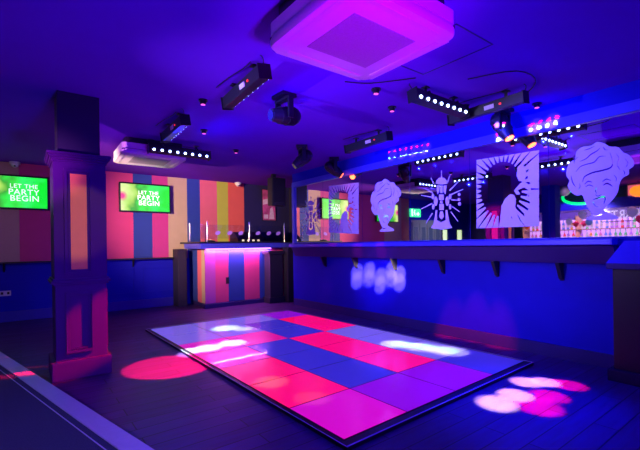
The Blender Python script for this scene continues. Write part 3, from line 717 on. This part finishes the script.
# ================================================================ small ceiling fittings
dl = thing('downlight', (0, 0, HC), 'small round ceiling spotlight with pink glow, left of the dark light bar', 'downlight', 'small ceiling spotlights')
lpart(MB().cyl((0, 0, -.012), (0, 0, 0), .045), 'rim', M['black_metal'], dl, True)
lpart(MB().cyl((0, 0, -.045), (0, 0, -.012), .028), 'barrel', M['black_metal'], dl, True)
lpart(MB().cyl((0, 0, -.048), (0, 0, -.045), .022), 'lamp', M['pink_lamp'], dl, True)
spots_px = [(203, 100, None), (204, 130, 'small round ceiling spotlight between two dark light bars, farther back'), (236, 150, 'small round ceiling spotlight nearest the far striped wall'),
            (376, 89, 'small round ceiling spotlight just below the large air conditioner'), (392, 107, 'small round ceiling spotlight left of the lit near light bar'), (545, 107, 'small round ceiling spotlight above the mirror beside the big sunburst')]
for x, y, l in spots_px:
    p = on_z(x, y, HC)
    if l is None: dl.location = (p.x, p.y, HC)
    else: dup(dl, (min(p.x, 4.3), p.y, HC), None, l)
# access hatch outline and cable runs on the ceiling
hp = [on_z(*q, HC-.001) for q in ((365, 62), (452, 41), (474, 53), (392, 77))]
b = MB(); hx0, hx1, hy0, hy1 = 2.30, 2.75, 1.50, 2.12
moulding_z = [((hx0, hy0), (hx1, hy0+.008)), ((hx0, hy1), (hx1, hy1+.008)), ((hx0, hy0), (hx0+.008, hy1)), ((hx1, hy0), (hx1+.008, hy1+.008))]
for (a0, a1) in moulding_z: b.box((a0[0], a0[1], HC-.004), (a1[0], a1[1], HC-.0005))
tag(b.build('access_hatch', M['dark_wall']), 'thin dark outline of a flush ceiling hatch beside the large air conditioner', 'hatch')
tag(MB().tube(smooth3([(3.15, 1.95, HC-.005), (3.3, 1.6, HC-.02), (3.7, 1.62, HC-.006), (4.05, 1.95, HC-.01)]), .005).build('cable', M['black']), 'thin black cable looping between ceiling lights near the mirror', 'cable')
tag(MB().tube(smooth3([(2.3, 2.62, HC-.005), (2.5, 2.5, HC-.012), (2.75, 2.2, HC-.006)]), .005).build('cable', M['black']), 'thin black cable running to the lit near light bar', 'cable')

# ================================================================ right-hand cabinet
rc = thing('counter_post', (4.2, .9, 0), 'dark square counter block with sloped blue top at the right edge, under the ledge end', 'counter')
MB().box((4.06, .55, .10), (4.392, 1.17, .96), bevel=.008).build('body', M['black'], rc)
MB().box((4.02, .52, 0), (4.395, 1.205, .10), bevel=.008).build('plinth', M['black_wall'], rc)
MB().box((4.02, .52, .96), (4.392, 1.205, 1.01), bevel=.006).build('lip', M['dark_wall'], rc)
MB().prism([(4.02, 1.205, 1.01), (4.392, 1.205, 1.01), (4.392, 1.10, 1.20), (4.12, 1.10, 1.20)], (0, -.62, 0)).build('sloped_top', M['ledge'], rc)

# ================================================================ what stands left of the camera (seen in the mirror)
# double doors, exit sign, lit windows on the back-left wall
dr = thing('door_1', (-1.95, BY-.02, 0), 'x', 'x'); del dr['label']; del dr['category']; dr['kind'] = 'structure'
M['door'] = mat('grey_door_paint', (.36, .36, .36), .5, noise=.06)
M['pane_dim'] = mat('dim_window_glass', (.08, .10, .14), .15, emit=(.12, .14, .35), estr=.25, noise=.1)
MB().box((-2.80, BY-.04, 0), (-1.2, BY-.001, 1.98)).build('door_frame', M['door'], dr)
for k in range(4):
    x0 = -2.76+k*.385
    lf = MB().box((x0, BY-.06, .01), (x0+.37, BY-.04, 1.88)).build('door_leaf', M['door'], dr)
    MB().box((x0+.09, BY-.064, 1.10), (x0+.28, BY-.059, 1.74)).build('door_pane', M['pane_dim'], lf)
M['exit_green'] = mat('exit_sign_green', (.0, .5, .2), .5, emit=(.05, 1.0, .30), estr=1.6, noise=.02)
M['exit_white'] = mat('exit_sign_white', (.9, 1, .9), .5, emit=(.85, 1, .85), estr=1.8, noise=.02)
es = thing('exit_sign', (-1.42, BY-.05, 2.2), 'small green lit exit sign reflected in the mirror above the doors', 'sign')
MB().box((-1.66, BY-.06, 2.07), (-1.18, BY-.001, 2.33)).build('casing', M['exit_green'], es)
b = MB(); y = BY-.061
b.prism([(-1.60, y, 2.17), (-1.52, y, 2.24), (-1.52, y, 2.20), (-1.46, y, 2.20), (-1.46, y, 2.14), (-1.52, y, 2.14), (-1.52, y, 2.10)], (0, -.002, 0))
b.ball((-1.37, y, 2.27), .022, 10, (1, .1, 1)); b.prism([(-1.41, y, 2.10), (-1.36, y, 2.25), (-1.31, y, 2.22), (-1.34, y, 2.16), (-1.30, y, 2.10), (-1.36, y, 2.15)], (0, -.002, 0)); b.box((-1.26, y-.002, 2.09), (-1.21, y, 2.31))
b.build('pictogram', M['exit_white'], es)
M['win_lit'] = mat('lit_window', (.9, .9, .7), .5, emit=(.82, 1.0, .50), estr=1.0, noise=.02)
for n_, (x0, x1) in enumerate(((-3.13, -2.90), (-4.02, -3.76))):
    wn = thing('window_%d' % (n_+1), ((x0+x1)/2, BY, 1.3), 'x', 'x'); del wn['label']; del wn['category']; wn['kind'] = 'structure'
    MB().box((x0-.03, BY-.03, 1.0), (x1+.03, BY-.001, 1.70)).build('window_frame', M['black_wall'], wn)
    MB().box((x0, BY-.034, 1.03), (x1, BY-.029, 1.67)).build('window_pane', M['win_lit'], wn)
# second column
c2 = thing('column', (-2.1, 4.45, 0), 'plain dark blue square column reflected between the sunburst and the big face', 'column')
MB().box((-2.26, 4.30, Z2), (-1.94, 4.62, HC), bevel=.006).build('shaft', M['wall_blue'], c2)
MB().box((-2.29, 4.27, Z2), (-1.91, 4.65, Z2+.18), bevel=.01).build('plinth', M['wall_blue'], c2)
# bar counter and shelves
bc = thing('bar_counter', (-3.1, 4.0, Z2), 'long bar counter reflected at the foot of the mirror', 'bar')
MB().box((-3.3, 1.6, Z2), (-2.9, 6.1, 1.08)).build('front', M['dark_wall'], bc)
MB().box((-3.4, 1.55, 1.08), (-2.8, 6.15, 1.13), bevel=.01).build('top', M['wood'], bc)
bb = thing('back_bar', (-4.4, 4.0, 0), 'back-bar shelving with a glowing violet panel reflected behind the big face', 'shelf')
MB().box((XL+.001, 1.6, Z2), (-4.05, 6.15, 1.20)).build('cupboard', M['black_wall'], bb)
M['bar_glow'] = mat('lit_bar_back', (.8, .6, .9), .5, emit=(.62, .28, .95), estr=1.3, noise=.5, nscale=5)
MB().box((XL+.002, 1.6, 1.22), (XL+.02, 6.15, 1.86)).build('lit_back_panel', M['bar_glow'], bb)
for z in (1.20, 1.54): MB().box((XL+.021, 1.6, z), (-4.05+.15*(z < 1.3)-.08, 6.15, z+.02)).build('shelf', M['wood'], bb)
for y in (1.6, 3.1, 4.6, 6.12): MB().box((XL+.021, y, 1.22), (-4.14, y+.03, 1.95)).build('divider', M['wood'], bb)
fa = thing('bar_canopy', (-3.6, 3.9, 2.1), 'dark boxed canopy over the bar, reflected above the bottles', 'canopy')
MB().box((-4.59, 1.6, 2.10), (-3.5, 6.15, 2.30)).build('soffit', M['dark_wall'], fa)
MB().box((-3.5, 1.6, 2.07), (-3.47, 6.15, 2.33)).build('fascia', M['wall_blue'], fa)
MB().box((-3.9, 2.0, 2.30), (-3.8, 5.9, HC)).build('hanger', M['dark_wall'], fa)
bcol = [('clear', (.75, .78, .95)), ('pink', (.85, .25, .5)), ('amber', (.7, .3, .06)), ('blue', (.15, .3, .95)), ('green', (.1, .5, .2)), ('red', (.8, .05, .08)), ('violet', (.5, .2, .85))]
protos = []
for n_, c in bcol:
    mm = mat(n_+'_bottle_glass', c, .12, spec=.8, noise=.1, nscale=14, emit=c, estr=.12)  # glass given a faint glow in place of light from behind
    t = thing('bottle', (0, 0, 0), 'x', 'bottle', 'bottles on the back bar')
    lpart(MB().lathe((0, 0, 0), [(.034, 0), (.038, .01), (.038, .17), (.030, .20), (.013, .225), (.012, .28)], 12), 'glass_body', mm, t, True)
    lpart(MB().cyl((0, 0, .28), (0, 0, .305), .014, seg=10), 'cap', M['chrome'], t, True)
    lpart(MB().lathe((0, 0, .06), [(.0385, 0), (.039, .001), (.039, .08), (.0385, .081)], 12), 'paper_label', M['label'], t, True)
    protos.append((n_, t))
first = set(); used = {}
for shelf, (z, xx, n) in enumerate(((1.221, -4.22, 34), (1.561, -4.30, 32))):
    for k in range(n):
        n_, pr = random.choice(protos)
        yv = 2.05+k*(3.95/n)+random.uniform(-.015, .015)
        if any(abs(yv-d) < .065 for d in (3.115, 4.615)): continue
        lab = '%s glass bottle in the %s row on the back bar, reflected in the mirror' % (n_, ('lower', 'upper')[shelf])
        loc = (xx+random.uniform(-.03, .03), yv, z)
        if n_ not in first: first.add(n_); pr.location = loc; pr['label'] = lab
        else: dup(pr, loc, None, lab)
# PARTY sign
ps = thing('letter_sign', (-3.44, 3.6, 1.9), 'large white block letters spelling PARTY above the bar, reversed by the mirror', 'sign')
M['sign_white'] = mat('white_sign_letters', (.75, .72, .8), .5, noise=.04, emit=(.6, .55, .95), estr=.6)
for k, ch in enumerate('PARTY'):
    o = text_mesh(ch, .34, 'letter', M['sign_white'], .015)
    # readable for someone who looks towards -X
    o.data.transform(Matrix(((0, 0, 1, -3.44), (1, 0, 0, 3.00+k*.158), (0, 1, 0, 1.86), (0, 0, 0, 1))))
    o.data.transform(Matrix.Translation((0, 3.0+k*.158, 0)) @ Matrix.Diagonal((1, .72, 1, 1)) @ Matrix.Translation((0, -3.0-k*.158, 0)))
    o.parent = ps; o.matrix_parent_inverse = Matrix.Translation(ps.location).inverted()
MB().box((-3.47, 2.85, 1.70), (-3.45, 3.80, 1.72)).build('rail', M['black_metal'], ps)
for y in (2.87, 3.77): MB().box((-3.469, y, 1.72), (-3.455, y+.02, 2.07)).build('hanger', M['black_metal'], ps)
# disco ball, hanging lamp, balloons, green ring
def refl(x, y, X):      # where a mirrored sight line meets the plane x = X
    d = ray(x, y); a_ = CAM + d*(MX/d.x); d = Vector((-d.x, d.y, d.z)); return a_ + d*((X-a_.x)/d.x)
M['facet'] = mat('mirror_facets', (.85, .75, .8), .2, 0.55, noise=.5, nscale=60)
p = refl(564, 191, -2.5); spot((-1.3, 3.2, 2.0), tuple(p), 9, (1, .6, .9), 60, .6, 0)  # unseen spot added so the ball does not stay dark
db = thing('disco_ball', tuple(p), 'small mirrored disco ball hanging before the bar, reflected left of the big face', 'disco ball')
q = bmesh.new(); bmesh.ops.create_uvsphere(q, u_segments=20, v_segments=12, radius=.14); me = bpy.data.meshes.new('ball'); q.to_mesh(me); q.free(); me.materials.append(M['facet'])
o = bpy.data.objects.new('ball', me); COL.objects.link(o); o.parent = db
lpart(MB().cyl((0, 0, .0), (0, 0, HC-p.z), .005, seg=8), 'cord', M['black'], db)
p = refl(638, 191, -3.0)
hl = thing('pendant_lamp', tuple(p), 'round orange glowing pendant lamp reflected at the right edge', 'lamp')
M['orange_glow'] = mat('orange_glass_lamp', (1, .4, .05), .3, emit=(1, .22, .01), estr=1.6, noise=.3, nscale=8)
lpart(MB().ball((0, 0, 0), .17, 20, (1, 1, .8)), 'lamp_shade', M['orange_glow'], hl, True); lpart(MB().cyl((0, 0, .13), (0, 0, HC-p.z), .005, seg=8), 'cord', M['black'], hl)
M['poster_pink'] = mat('pink_lit_board', (.9, .3, .35), .5, emit=(1, .18, .25), estr=.55, noise=.1)
p0, p1 = refl(628, 166, -3.46), refl(652, 205, -3.46)
lb = thing('light_box', ((p0.x, (p0.y+p1.y)/2, 2.2)), 'pink lit board reflected behind the orange lamp', 'board')
MB().box((-3.465, p1.y, 2.34), (-3.42, p0.y, 2.60)).build('face', M['poster_pink'], lb); MB().box((-3.55, p1.y-.02, 2.335), (-3.466, p0.y+.02, HC)).build('casing', M['black'], lb)
M['neon_green'] = mat('green_neon', (0, 1, .2), .4, emit=(.0, 1.0, .22), estr=1.3, noise=.02)
p = refl(583, 196, -3.42)
ng = thing('neon_ring', tuple(p), 'oval green glowing ring partly behind the big face', 'neon light')
pts = [(.02, .50*math.cos(t), .21*math.sin(t)) for t in [2*math.pi*k/32 for k in range(33)]]
lpart(MB().tube(pts, .035, 8), 'tube', M['neon_green'], ng, True); lpart(MB().box((-.03, -.03, .2), (-.01, .03, HC-p.z)), 'hanger', M['black'], ng)
bl = None
for (x, y, r, cn, c, where) in ((582, 215, .11, 'lilac', (.7, .5, .9), 'highest of the cluster below the green ring'), (569, 222, .095, 'pale lilac', (.75, .6, .9), 'leftmost of the cluster'), (576, 224, .09, 'red', (.85, .03, .10), 'left one of the red pair'),
        (584, 223.5, .09, 'crimson', (.75, .02, .15), 'right one of the red pair'), (589, 222, .10, 'sky blue', (.25, .45, .9), 'beside the chin of the big face'), (632, 212, .14, 'lilac', (.7, .5, .9), 'in front of the PARTY letters'), (640, 219, .11, 'pinkish red', (.9, .03, .2), 'at the right edge'), (527, 226, .12, 'orange red', (.95, .15, .05), 'behind the sunburst figure'), (521, 221, .09, 'white', (.8, .8, .85), 'behind the sunburst figure')):
    k_ = (k_+1) if bl is not None else 0; bl = 1; r *= .85; p = refl(x, y, -2.75-.18*(k_%4)); t = thing('balloon', tuple(p), '%s party balloon reflected %s' % (cn, where), 'balloon', 'party balloons over the bar')
    lpart(MB().lathe((0, 0, 0), [(.002, -r*1.15), (r*.30, -r*.98), (r*.72, -r*.62), (r*.97, -.15*r), (r, .15*r), (r*.86, r*.6), (r*.5, r*.93), (.002, r*1.05)], 18), 'skin', mat(cn.replace(' ', '_')+'_balloon', c, .3, noise=.03, emit=c, estr=.15), t, True)  # faint glow put into the skin in place of bar light
    lpart(MB().cyl((0, 0, -r*1.15-.02), (0, 0, -r*1.13), .012, .004, 8), 'knot', M['label'], t); lpart(MB().cyl((0, 0, 1.13-p.z), (0, 0, -r*1.16), .002, seg=5), 'ribbon', M['label'], t)

# ================================================================ coloured beams thrown by the bars and moving heads
WHT = (.75, .95, 1.0); CY = (.05, 1.0, .9)
def beam(px, src, ang, col, pw, blend=.5, z=.03):
    if z: pw *= 1.8
    else: pw *= 1.5
    p = on_z(px[0], px[1], z); spot(src, tuple(p), ang, col, pw, blend, .01)
H1 = (2.0, 3.5, 2.33); B2 = (3.74, 3.73, 2.43); B1 = (3.80, 2.12, 2.43); B3 = (1.62, 3.04, 2.43); B4 = (1.5, 4.54, 2.43)
beam((172, 366), H1, 19, (1, 0, .09), 2600, .25, 0)
for q, a, w in (((208, 348), 9, 700), ((190, 351), 8, 700), ((232, 343), 9, 700), ((226, 328), 10, 600), ((243, 329), 7, 400)): beam(q, B4, a, WHT, w*2.2, .8)
beam((222, 329), B4, 8, CY, 500, .6)
for q in ((396, 344), (420, 347), (447, 351)): beam(q, B2, 10, (1, .8, .9), 900, .8)
for q in ((402, 344), (422, 346.5), (445, 350)): beam(q, B2, 6.5, CY, 1100, .6)
beam((270, 382), B3, 9, (1, .3, .1), 300, 1.0); beam((312, 398), B3, 8, (1, .2, .1), 140, 1.0)
for q, a in (((497, 403), 7.5), ((515, 395), 7), ((526, 382), 7), ((545, 382), 6.5)): beam(q, B1, a, (1, .88, .8), 3200, .8, 0)
for q, a in (((568, 385), 7), ((549, 396), 7), ((538, 406), 8)): beam(q, B1, a, (1, 0, .22), 2200, .7, 0)
beam((515, 397), B1, 40, (.0, .004, 1), 620, 1.0, 0)
for q in ((452, 335), (480, 339), (505, 345)): beam(q, (3.2, 2.5, 2.42), 11, (1, 0, .1), 700, 1.0, 0)
beam((330, 308), (3.9, 4.6, 2.35), 12, (1, 0, .08), 300, 1.0, 0)
S = (1.6, 2.9, 2.43)
for x, y in ((357, 276), (369, 274), (380, 280), (391, 274), (399, 278)):
    for dy in (-4, 4):
        p = on_x(x, y+dy, MX); spot(S, tuple(p), 4.4, (1, .72, .42), 9000, .7, 0)
p = on_x(378, 276, MX); spot(S, tuple(p), 18, (.01, .02, 1), 600, 1.0, .02)
for x in (360, 384): p = on_x(x, 254, MX); spot(S, tuple(p), 4.5, (1, .0, .3), 900, 1.0, .01)
